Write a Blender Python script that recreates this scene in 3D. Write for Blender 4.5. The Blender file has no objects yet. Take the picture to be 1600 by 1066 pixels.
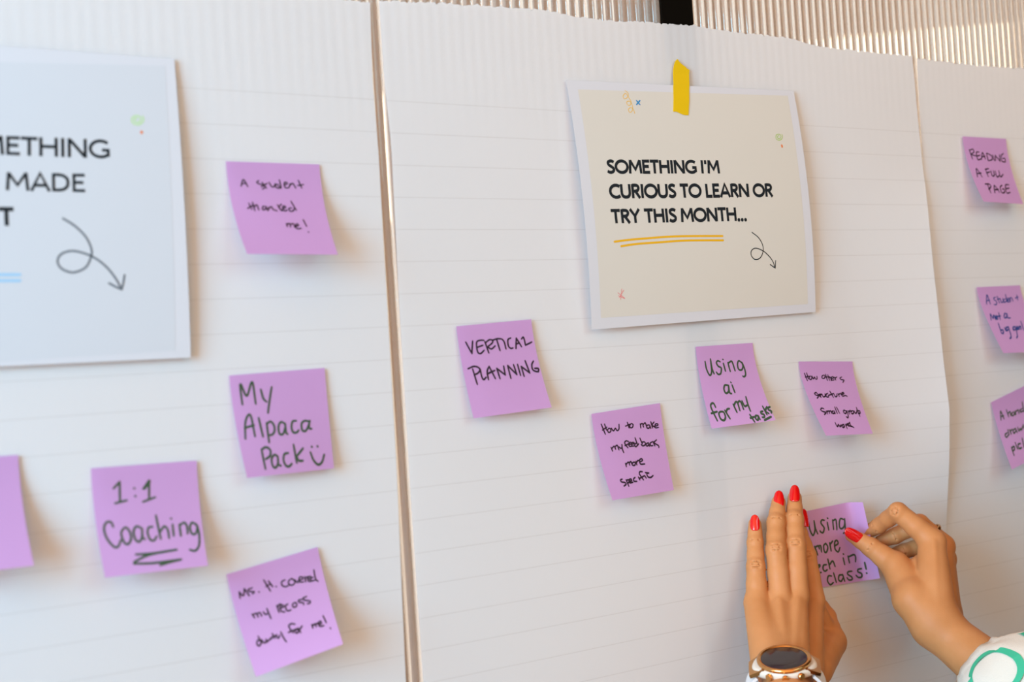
import bpy, bmesh, math, random
import numpy as np
from mathutils import Vector, Matrix

random.seed(7)
rng = np.random.default_rng(7)
C = bpy.context.scene.collection
Z0 = 1650.0                       # height in mm of the first ruled line on the charts

# ------------------------------------------------------------------ camera
cam_d = bpy.data.cameras.new('camera')
cam = bpy.data.objects.new('camera', cam_d); C.objects.link(cam)
cam_d.sensor_width = 36.0
cam_d.lens = 53.0
cam_d.clip_start = 0.02
cr = (0.80623795, -0.58796704, -0.06538447)
cu = (0.04248784, -0.05268870, 0.99770671)
cf = (0.59006369, 0.80716706, 0.01749818)
cam.matrix_world = Matrix(((cr[0], cu[0], -cf[0], -0.627309), (cr[1], cu[1], -cf[1], -1.000722),
                           (cr[2], cu[2], -cf[2], (Z0-215.56)/1000), (0, 0, 0, 1)))
cam_d.dof.use_dof = True
cam_d.dof.focus_distance = 1.36
cam_d.dof.aperture_fstop = 5.0
bpy.context.scene.camera = cam

# ------------------------------------------------------------------ world, lamps, exposure
sc = bpy.context.scene
sc.view_settings.view_transform = 'Standard'
sc.view_settings.look = 'None'
sc.view_settings.gamma = 1.0
sc.view_settings.use_curve_mapping = False
sc.view_settings.exposure = 0.07
w = bpy.data.worlds.new('world'); sc.world = w
w.use_nodes = True
nt = w.node_tree
bg = nt.nodes['Background']
# ambient gradient, shaped for the light on hands and panel: warm and brightest on the left, dim on the right, pale beyond the reeded panel
tc = nt.nodes.new('ShaderNodeTexCoord'); sp = nt.nodes.new('ShaderNodeSeparateXYZ')
nt.links.new(tc.outputs['Generated'], sp.inputs[0])
mr = nt.nodes.new('ShaderNodeMapRange'); mr.inputs[1].default_value = -0.15; mr.inputs[2].default_value = 0.35
nt.links.new(sp.outputs['Y'], mr.inputs[0])
mx = nt.nodes.new('ShaderNodeMix'); mx.data_type = 'RGBA'
mx.inputs[6].default_value = (1.0, 0.54, 0.27, 1); mx.inputs[7].default_value = (0.90, 0.82, 0.72, 1)
nt.links.new(mr.outputs[0], mx.inputs[0]); nt.links.new(mx.outputs[2], bg.inputs['Color'])
st = nt.nodes.new('ShaderNodeMapRange'); st.inputs[1].default_value = -0.9; st.inputs[2].default_value = 0.35
st.inputs[3].default_value = 2.6; st.inputs[4].default_value = 0.07
nt.links.new(sp.outputs['X'], st.inputs[0])
ms = nt.nodes.new('ShaderNodeMix'); ms.data_type = 'FLOAT'; ms.inputs[3].default_value = 1.15
nt.links.new(mr.outputs[0], ms.inputs[0]); nt.links.new(st.outputs[0], ms.inputs[2]); nt.links.new(ms.outputs[0], bg.inputs['Strength'])

def area(name, loc, aim, sx, sy, power, col):
    d = bpy.data.lights.new(name, 'AREA'); d.shape = 'RECTANGLE'; d.size = sx; d.size_y = sy
    d.energy = power; d.color = col
    o = bpy.data.objects.new(name, d); C.objects.link(o)
    o.location = loc
    o.rotation_euler = (Vector(aim)-Vector(loc)).to_track_quat('-Z', 'Y').to_euler()
    return o
area('window_light', (-2.2, -0.9, 1.75), (0.1, 0, 1.4), 1.0, 1.2, 96, (0.22, 0.67, 1.0))
area('front_fill_light', (0.7, -2.4, 2.5), (0.4, 0, 1.4), 1.6, 1.2, 17, (0.45, 0.88, 1.0))  # added cool fill from the front, no fixture of the room
area('back_room_lamp', (1.08, 0.42, 1.775), (0.75, 0, 1.74), 0.26, 0.20, 0.55, (1.0, 0.84, 0.62))
area('back_room_light', (0.0, 0.9, 2.6), (0.1, 0.2, 1.4), 1.6, 0.5, 12, (1.0, 0.86, 0.70))

# ------------------------------------------------------------------ helpers
def mm(p): return (p[0]/1000.0, p[1]/1000.0, (p[2]+Z0)/1000.0)

def world_loc(o):
    v = Vector((0, 0, 0))
    while o is not None: v += o.location; o = o.parent
    return tuple(v)

def mesh_obj(name, verts, faces, mat, parent=None, smooth=False, loc=(0, 0, 0), mats=None, fmat=None):
    me = bpy.data.meshes.new(name)
    vs = [(v[0]-loc[0], v[1]-loc[1], v[2]-loc[2]) for v in verts]
    me.from_pydata(vs, [], [tuple(int(i) for i in f) for f in faces])
    if mats:
        for m in mats: me.materials.append(m)
        if fmat is not None: me.polygons.foreach_set('material_index', list(fmat))
    else:
        me.materials.append(mat)
    if smooth: me.polygons.foreach_set('use_smooth', [True]*len(me.polygons))
    me.update()
    o = bpy.data.objects.new(name, me); C.objects.link(o)
    if parent is not None:
        o.parent = parent
        pw = world_loc(parent)
        o.location = (loc[0]-pw[0], loc[1]-pw[1], loc[2]-pw[2])
    else:
        o.location = loc
    return o

def child(name, verts, faces, mat, parent, smooth=False):
    return mesh_obj(name, verts, faces, mat, parent, smooth, loc=world_loc(parent))

def thing(name, label, cat, loc, group=None):
    o = bpy.data.objects.new(name, None); C.objects.link(o); o.location = loc
    o.empty_display_size = 0.02
    return tag(o, label, cat, group)

def tag(o, label, cat, group=None):
    o['label'] = label; o['category'] = cat
    if group: o['group'] = group
    return o

def struct(o):
    o['kind'] = 'structure'; return o

def mat(name, col, rough=0.6, metal=0.0, spec=0.5, **kw):
    m = bpy.data.materials.new(name); m.use_nodes = True
    b = m.node_tree.nodes['Principled BSDF']
    b.inputs['Base Color'].default_value = (*col, 1)
    b.inputs['Roughness'].default_value = rough
    b.inputs['Metallic'].default_value = metal
    b.inputs['Specular IOR Level'].default_value = spec
    for k, v in kw.items(): b.inputs[k.replace('_', ' ')].default_value = v
    return m

def srgb(r, g, b):
    f = lambda c: c/12.92 if c <= .04045 else ((c+.055)/1.055)**2.4
    return (f(r/255), f(g/255), f(b/255))

def add_noise(m, scale, amount, bump=0.0, bscale=None):
    nt = m.node_tree; b = nt.nodes['Principled BSDF']
    tc = nt.nodes.new('ShaderNodeTexCoord')
    base = b.inputs['Base Color'].default_value[:]
    n = nt.nodes.new('ShaderNodeTexNoise'); n.inputs['Scale'].default_value = scale; n.inputs['Detail'].default_value = 4
    nt.links.new(tc.outputs['Object'], n.inputs['Vector'])
    mx = nt.nodes.new('ShaderNodeMix'); mx.data_type = 'RGBA'
    mx.inputs[6].default_value = tuple(c*(1-amount) for c in base[:3])+(1,)
    mx.inputs[7].default_value = tuple(min(1, c*(1+amount)) for c in base[:3])+(1,)
    nt.links.new(n.outputs['Fac'], mx.inputs[0]); nt.links.new(mx.outputs[2], b.inputs['Base Color'])
    if bump:
        n2 = nt.nodes.new('ShaderNodeTexNoise'); n2.inputs['Scale'].default_value = bscale or scale*4; n2.inputs['Detail'].default_value = 3
        nt.links.new(tc.outputs['Object'], n2.inputs['Vector'])
        bp = nt.nodes.new('ShaderNodeBump'); bp.inputs['Strength'].default_value = bump; bp.inputs['Distance'].default_value = 0.001
        nt.links.new(n2.outputs['Fac'], bp.inputs['Height']); nt.links.new(bp.outputs['Normal'], b.inputs['Normal'])
    return m

def translucent_mix(m, fac, col):
    """thin paper: part of the light passes through"""
    nt = m.node_tree; b = nt.nodes['Principled BSDF']; out = nt.nodes['Material Output']
    t = nt.nodes.new('ShaderNodeBsdfTranslucent'); t.inputs['Color'].default_value = (*col, 1)
    mx = nt.nodes.new('ShaderNodeMixShader'); mx.inputs[0].default_value = fac
    nt.links.new(b.outputs[0], mx.inputs[1]); nt.links.new(t.outputs[0], mx.inputs[2])
    nt.links.new(mx.outputs[0], out.inputs['Surface'])
    return m

# ------------------------------------------------------------------ materials
def make_chart_paper():
    m = mat('chart_paper', (0.785, 0.80, 0.825), 0.75, spec=0.25)
    nt = m.node_tree; b = nt.nodes['Principled BSDF']
    tc = nt.nodes.new('ShaderNodeTexCoord'); sp = nt.nodes.new('ShaderNodeSeparateXYZ')
    nt.links.new(tc.outputs['Object'], sp.inputs[0])
    def math_(op, a, v=None, c=None):
        n = nt.nodes.new('ShaderNodeMath'); n.operation = op
        for i, q in enumerate((a, v, c)):
            if q is None: continue
            if isinstance(q, (int, float)): n.inputs[i].default_value = q
            else: nt.links.new(q, n.inputs[i])
        return n.outputs[0]
    u = math_('DIVIDE', sp.outputs['Z'], 0.0254)          # object origin sits on the first ruled line
    d = math_('ABSOLUTE', math_('SUBTRACT', u, math_('ROUND', u)))
    on = math_('LESS_THAN', d, 0.013)
    below = math_('LESS_THAN', u, 0.5)
    no = nt.nodes.new('ShaderNodeTexNoise'); no.inputs['Scale'].default_value = 60; no.inputs['Detail'].default_value = 2
    nt.links.new(tc.outputs['Object'], no.inputs['Vector'])
    k = math_('MULTIPLY', math_('MULTIPLY', on, below), math_('MULTIPLY_ADD', no.outputs['Fac'], 0.5, 0.45))
    mx = nt.nodes.new('ShaderNodeMix'); mx.data_type = 'RGBA'
    mx.inputs[6].default_value = (0.785, 0.80, 0.825, 1); mx.inputs[7].default_value = (0.63, 0.63, 0.64, 1)
    nt.links.new(k, mx.inputs[0]); nt.links.new(mx.outputs[2], b.inputs['Base Color'])
    n2 = nt.nodes.new('ShaderNodeTexNoise'); n2.inputs['Scale'].default_value = 500; n2.inputs['Detail'].default_value = 2
    nt.links.new(tc.outputs['Object'], n2.inputs['Vector'])
    bp = nt.nodes.new('ShaderNodeBump'); bp.inputs['Strength'].default_value = 0.06; bp.inputs['Distance'].default_value = 0.0006
    nt.links.new(n2.outputs['Fac'], bp.inputs['Height']); nt.links.new(bp.outputs['Normal'], b.inputs['Normal'])
    return translucent_mix(m, 0.25, (0.86, 0.84, 0.82))
M_paper = make_chart_paper()
M_note = translucent_mix(add_noise(mat('lilac_note_paper', srgb(198, 152, 203), 0.6, spec=0.3), 30, 0.02, 0.05, 600), 0.12, srgb(214, 165, 220))
M_white_card = add_noise(mat('white_print_paper', srgb(208, 209, 215), 0.55, spec=0.3), 20, 0.01)
M_cream = add_noise(mat('cream_print', srgb(209, 205, 196), 0.55, spec=0.3), 20, 0.01)
M_palebl = add_noise(mat('pale_blue_print', srgb(202, 205, 211), 0.55, spec=0.3), 20, 0.01)
M_ink_print = mat('dark_print_ink', srgb(28, 33, 38), 0.6, spec=0.2)
M_ink_grey = mat('grey_print_ink', srgb(98, 104, 112), 0.5)
M_ink_yellow = mat('yellow_print_ink', srgb(226, 172, 26), 0.5)
M_ink_pale_yellow = mat('light_yellow_print_ink', srgb(228, 184, 84), 0.5)
M_ink_blue = mat('blue_print_ink', srgb(40, 132, 190), 0.5)
M_ink_sky = mat('sky_blue_print_ink', srgb(150, 194, 226), 0.5)
M_ink_green = mat('green_print_ink', srgb(150, 190, 60), 0.5)
M_ink_pale_green = mat('pale_green_print_ink', srgb(182, 214, 158), 0.5)
M_ink_orange = mat('orange_print_ink', srgb(224, 120, 60), 0.5)
M_ink_pink = mat('pink_print_ink', srgb(222, 130, 130), 0.5)
M_pen_black = mat('black_pen_ink', srgb(38, 12, 34), 0.5)
M_pen_green = mat('dark_green_marker_ink', srgb(52, 74, 48), 0.5)
M_pen_blue = mat('blue_pen_ink', srgb(28, 58, 128), 0.5)
M_tape = translucent_mix(add_noise(mat('yellow_washi_tape', srgb(230, 192, 0), 0.55, spec=0.3), 40, 0.03, 0.08, 300), 0.1, srgb(240, 200, 20))
M_nail = mat('red_nail_polish', srgb(208, 2, 8), 0.15, spec=0.6, Coat_Weight=0.3, Coat_Roughness=0.05)

def make_skin():
    m = mat('tan_skin', srgb(206, 150, 108), 0.55, spec=0.28)
    nt = m.node_tree; b = nt.nodes['Principled BSDF']
    b.inputs['Subsurface Weight'].default_value = 0.10
    b.inputs['Subsurface Radius'].default_value = (1.0, 0.38, 0.2)
    b.inputs['Subsurface Scale'].default_value = 0.004
    tc = nt.nodes.new('ShaderNodeTexCoord')
    n = nt.nodes.new('ShaderNodeTexNoise'); n.inputs['Scale'].default_value = 45; n.inputs['Detail'].default_value = 5
    nt.links.new(tc.outputs['Object'], n.inputs['Vector'])
    mx = nt.nodes.new('ShaderNodeMix'); mx.data_type = 'RGBA'
    mx.inputs[6].default_value = (*srgb(180, 117, 66), 1); mx.inputs[7].default_value = (*srgb(198, 137, 88), 1)
    nt.links.new(n.outputs['Fac'], mx.inputs[0]); nt.links.new(mx.outputs[2], b.inputs['Base Color'])
    v = nt.nodes.new('ShaderNodeTexVoronoi'); v.inputs['Scale'].default_value = 900
    nt.links.new(tc.outputs['Object'], v.inputs['Vector'])
    bp = nt.nodes.new('ShaderNodeBump'); bp.inputs['Strength'].default_value = 0.12; bp.inputs['Distance'].default_value = 0.0005
    nt.links.new(v.outputs['Distance'], bp.inputs['Height']); nt.links.new(bp.outputs['Normal'], b.inputs['Normal'])
    return m
M_skin = make_skin()

def make_reed():
    m = mat('reeded_clear_panel', (0.93, 0.89, 0.85), 0.05, spec=0.5)
    b = m.node_tree.nodes['Principled BSDF']
    b.inputs['Transmission Weight'].default_value = 0.80
    b.inputs['IOR'].default_value = 1.49
    return translucent_mix(m, 0.10, (0.80, 0.66, 0.54))
M_reed = make_reed()
M_black = mat('black_metal_post', (0.004, 0.003, 0.002), 0.7, spec=0.03)
M_floor = add_noise(mat('wood_floor', srgb(130, 105, 82), 0.5), 6, 0.15)
M_backwall = add_noise(mat('tan_plaster', srgb(150, 122, 98), 0.8), 4, 0.05)

# ------------------------------------------------------------------ the setting
def box(x0, x1, y0, y1, z0, z1):
    v = [(x, y, z) for z in (z0, z1) for y in (y0, y1) for x in (x0, x1)]
    f = [(0, 2, 3, 1), (4, 5, 7, 6), (0, 1, 5, 4), (2, 6, 7, 3), (0, 4, 6, 2), (1, 3, 7, 5)]
    return v, f
v, f = box(-2.6, 2.6, -3.4, 2.0, -0.05, 0.0)
struct(mesh_obj('floor', v, f, M_floor))
v, f = box(-2.6, 2.6, 2.0, 2.08, 0.0, 2.9)
struct(mesh_obj('wall_back', v, f, M_backwall))

def reeds(x0, x1, pitch=10.0):
    """a sheet of upright half round reeds, front towards the charts"""
    prof = []
    n = int(round((x1-x0)/pitch)); pitch = (x1-x0)/n
    for i in range(n):
        for k in range(10):
            t = math.pi*k/10
            prof.append((x0+pitch*(i+.5-.5*math.cos(t)), 6.4-3.4*math.sin(t)))
    prof.append((x1, 6.4))
    V = []; F = []
    zs = (0.02-Z0/1000, 2.75-Z0/1000)
    m = len(prof)
    for z in zs:
        for x, y in prof: V.append(mm((x, y, z*1000)))
    for i in range(m-1): F.append((i, i+1, m+i+1, m+i))
    base = len(V)
    for z in zs:
        for x in (x0, x1): V.append(mm((x, 11.5, z*1000)))
    F.append((base+1, base, base+2, base+3))
    F.append((0, m, base+2, base)); F.append((m-1, base+1, base+3, 2*m-1))
    F.append(tuple(range(m-1, -1, -1))+(base, base+1)); F.append(tuple(range(m, 2*m))+(base+3, base+2))
    return V, F
V1, F1 = reeds(-1452.4, 297.6)
V2, F2 = reeds(336.0, 1786.0)
pan = mesh_obj('wall_front', V1+V2, F1+[tuple(i+len(V1) for i in q) for q in F2], M_reed)
struct(pan)
v, f = box(0.2976, 0.336, 0.0028, 0.040, 0.0, 2.75)
struct(mesh_obj('trim_1', v, f, M_black))

# ------------------------------------------------------------------ chart sheets
def interp(pts, x):
    pts = sorted(pts); xs = [a for a, _ in pts]; ys = [b for _, b in pts]
    return float(np.interp(x, xs, ys))

def sheet(name, label, left, right, top, yfun, nx, nz, zbot, cx):
    """left/right: (z,x) edges, top: (x,z) torn upper edge"""
    V = []; F = []
    for j in range(nz+1):
        for i in range(nx+1):
            u = i/nx
            zt = interp(top, left[-1][1]*(1-u)+right[-1][1]*u)
            zt += 1.0*rng.normal()*(j == 0)*0.55
            t = 0.0 if j == 0 else (0.0012*j if j < 3 else 0.0036+(1-.0036)*(j-2)/(nz-2))
            z = zt*(1-t)+zbot*t
            x = interp(left, z)*(1-u)+interp(right, z)*u
            V.append(mm((x, yfun(x, z, u), z)))
    for j in range(nz):
        for i in range(nx):
            a = j*(nx+1)+i
            F.append((a, a+nx+1, a+nx+2, a+1))
    o = mesh_obj(name, V, F, M_paper, smooth=True, loc=mm((cx, 0, 0)))
    tag(o, label, 'chart paper', 'flip chart sheets on the reeded panel')
    return o

def ribshow(x, z): return 0.05*math.cos(2*math.pi*(x-297.6)/10)*min(1, max(0.15, (z+80)/150))
def wob(x, z, s): return 1.25+0.75*math.sin(x/150+s)*math.sin(z/190+2*s)+0.4*math.sin(x/61+z/83+s)
def y_mid(x, z, u):
    lift = interp([(-700, 0), (-416, -.2), (-372, -6.5), (-332, -11.9), (-288, -15.7), (-236, -12.5), (-192, -10.7), (-139, -8), (-78, -5.5), (-40, -1.5), (20, 0), (100, 0)], z)
    k = max(0.0, (u-.80)/.20)
    return wob(x, z, 1.3)*(1-k)+ribshow(x, z)+lift*k**1.8
def y_left(x, z, u): return wob(x, z, .4)*.9+ribshow(x, z)
def y_right(x, z, u): return 1.9+0.3*(wob(x, z, 2.6)-1.25)*min(1, u*3)+ribshow(x, z)
sheet('chart_sheet', 'lined white chart sheet at left of the gap, holding the pale blue poster',
      [(100, -648), (-700, -652)], [(75, -10.2), (17, -12.6), (-45, -11.6), (-112, -12.6), (-217, -13.2), (-292, -13.8), (-447, -17.4), (-690, -20)][::-1],
      [(-650, 77), (-400, 78.5), (-100, 76.5), (-10, 76.5)], y_left, 320, 60, -684, -330)
sheet('chart_sheet', 'lined white chart sheet in the middle, holding the cream poster with yellow tape',
      [(76, -2), (18, -1.7), (-34, 1), (-101, -.1), (-156, -1.3), (-299, -2.1), (-455, -1.5), (-690, -1)][::-1],
      [(85, 640), (49, 641.5), (-7, 642.5), (-49, 643), (-80, 641), (-140, 640), (-700, 640)][::-1],
      [(1.7, 78.5), (49.4, 81.6), (98, 83.1), (149, 85.4), (165.7, 85.3), (192.2, 82.9), (237.4, 82.5), (279.4, 84.9), (298.2, 84.7), (334.1, 86.8), (362.2, 84.9), (382.7, 84.4), (460.8, 84.1), (501.3, 79.3), (553.1, 78.6), (640, 79.1)],
      y_mid, 320, 60, -677, 320)
sheet('chart_sheet', 'lined white chart sheet at far right, its edge under the curled middle sheet',
      [(80, 650), (44.7, 648.5), (-11.4, 648), (-53, 647), (-90, 640), (-140, 632), (-700, 628)][::-1], [(100, 1283), (-700, 1283)],
      [(640, 78), (654, 77.8), (751, 77.1), (831, 78.5), (1290, 77)], y_right, 320, 60, -684, 965)

# ------------------------------------------------------------------ ribbons of ink on a curved sheet
def parse(s):
    return [[tuple(float(a) for a in q.split(',')) for q in st.split()] for st in s.split(';') if st.strip()]
def catmull(P, step):
    P = [np.array(q, float) for q in P]
    if len(P) == 1: P.append(P[0]+1e-3)
    out = []
    for i in range(len(P)-1):
        p0 = P[i-1] if i > 0 else P[i]*2-P[i+1]
        p1, p2 = P[i], P[i+1]
        p3 = P[i+2] if i+2 < len(P) else p2*2-p1
        L = np.linalg.norm(p2-p1); n = max(2, int(L/step)+1)
        for k in range(n):
            t = k/n
            out.append(.5*((2*p1)+(p2-p0)*t+(2*p0-5*p1+4*p2-p3)*t*t+(3*p1-p0-3*p2+p3)*t**3))
    out.append(P[-1])
    return out
class Ink:
    def __init__(self, surf, lift): self.V = []; self.F = []; self.surf = surf; self.lift = lift; self.n = 0
    def add(self, pts, quads):
        # every stroke lies a hair above the last so crossings stay clean
        b = len(self.V); lift = self.lift+0.004*(self.n % 12); self.n += 1
        for q in pts: self.V.append(self.surf(q[0], q[1], lift))
        self.F += [tuple(i+b for i in f) for f in quads]
    def stroke(self, P, wd, step=1.0, caps=True, taper=0.0):
        S = catmull(P, step); n = len(S)
        T = []
        for i in range(n):
            d = S[min(i+1, n-1)]-S[max(i-1, 0)]
            l = np.linalg.norm(d); T.append(d/l if l > 1e-9 else np.array([1., 0]))
        pts = []; fs = []
        for i in range(n):
            nn = np.array([-T[i][1], T[i][0]]); h = wd/2*(1-taper*abs(2*i/(n-1)-1)**3)
            pts += [S[i]+nn*h, S[i]-nn*h]
        for i in range(n-1): fs.append((2*i, 2*i+1, 2*i+3, 2*i+2))
        if caps:
            for e, sgn in ((0, -1), (n-1, 1)):
                h = wd/2*(1-taper); b = len(pts); nn = np.array([-T[e][1], T[e][0]])
                K = 7
                for k in range(K): 
                    a = math.pi*k/(K-1)
                    pts.append(S[e]+nn*h*math.cos(a)+sgn*T[e]*h*math.sin(a))
                ids = list(range(b, b+K))
                fs.append(tuple(ids[::-1] if sgn > 0 else ids))
        self.add(pts, fs)
    def poly(self, P, wd, step=5.0):
        """straight strokes with mitred corners and flat ends"""
        P = [np.array(q, float) for q in P]; n = len(P); L = []
        for i in range(n):
            d0 = P[i]-P[i-1] if i > 0 else P[1]-P[0]
            d1 = P[i+1]-P[i] if i < n-1 else P[-1]-P[-2]
            d0 = d0/np.linalg.norm(d0); d1 = d1/np.linalg.norm(d1)
            n0 = np.array([-d0[1], d0[0]]); n1 = np.array([-d1[1], d1[0]])
            m = n0+n1; l = np.linalg.norm(m)
            m = m/l if l > .2 else n0
            k = min(1/max(m@n0, .38), 1.35)
            L.append(m*k*wd/2)
        pts = []; fs = []
        for i in range(n-1):
            k = max(1, int(np.linalg.norm(P[i+1]-P[i])/step))
            for j in range(k+(i == n-2)):
                t = j/k
                c = P[i]*(1-t)+P[i+1]*t; s = L[i]*(1-t)+L[i+1]*t
                pts += [c+s, c-s]
        for i in range(len(pts)//2-1): fs.append((2*i, 2*i+1, 2*i+3, 2*i+2))
        self.add(pts, fs)
    def build(self, name, m, parent): return child(name, self.V, self.F, m, parent)

# ------------------------------------------------------------------ sticky notes
def note_surf(N, u, v):
    T0, T1, B0, B1 = (np.array(q) for q in N['P'][:4]); k = N['k']
    if N['mode'] == 0:
        T = T0*(1-u)+T1*u; B = B0*(1-u)+B1*u
        dn = np.cross(T1-T0, [0, 1., 0]); dn /= np.linalg.norm(dn)
        if dn[2] > 0: dn = -dn
        K = T+dn*k*np.linalg.norm(B-T)
        return T*(1-v)**2+2*K*v*(1-v)+B*v*v
    T = T0*(1-v)+B0*v; B = T1*(1-v)+B1*v
    K = np.array(N['P'][4])*(1-v)+np.array(N['P'][5])*v
    u = bend_param(N, u)
    return bend(T, K, B, u)
def bend(T, K, B, u, wt=10.0):
    """flat, then a sharp bend with the free end turned out"""
    return (T*(1-u)**2+2*wt*K*u*(1-u)+B*u*u)/((1-u)**2+2*wt*u*(1-u)+u*u)
def bend_param(N, u):
    """even steps of paper length along the bend"""
    if '_t' not in N:
        q = [np.array(p) for p in N['P']]
        ts = np.linspace(0, 1, 201)
        c = np.array([bend((q[0]+q[2])/2, (q[4]+q[5])/2, (q[1]+q[3])/2, t) for t in ts])
        l = np.concatenate([[0], np.cumsum(np.linalg.norm(np.diff(c, axis=0), axis=1))])
        N['_t'] = (l/l[-1], ts)
    l, ts = N['_t']
    return float(np.interp(u, l, ts))

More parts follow.
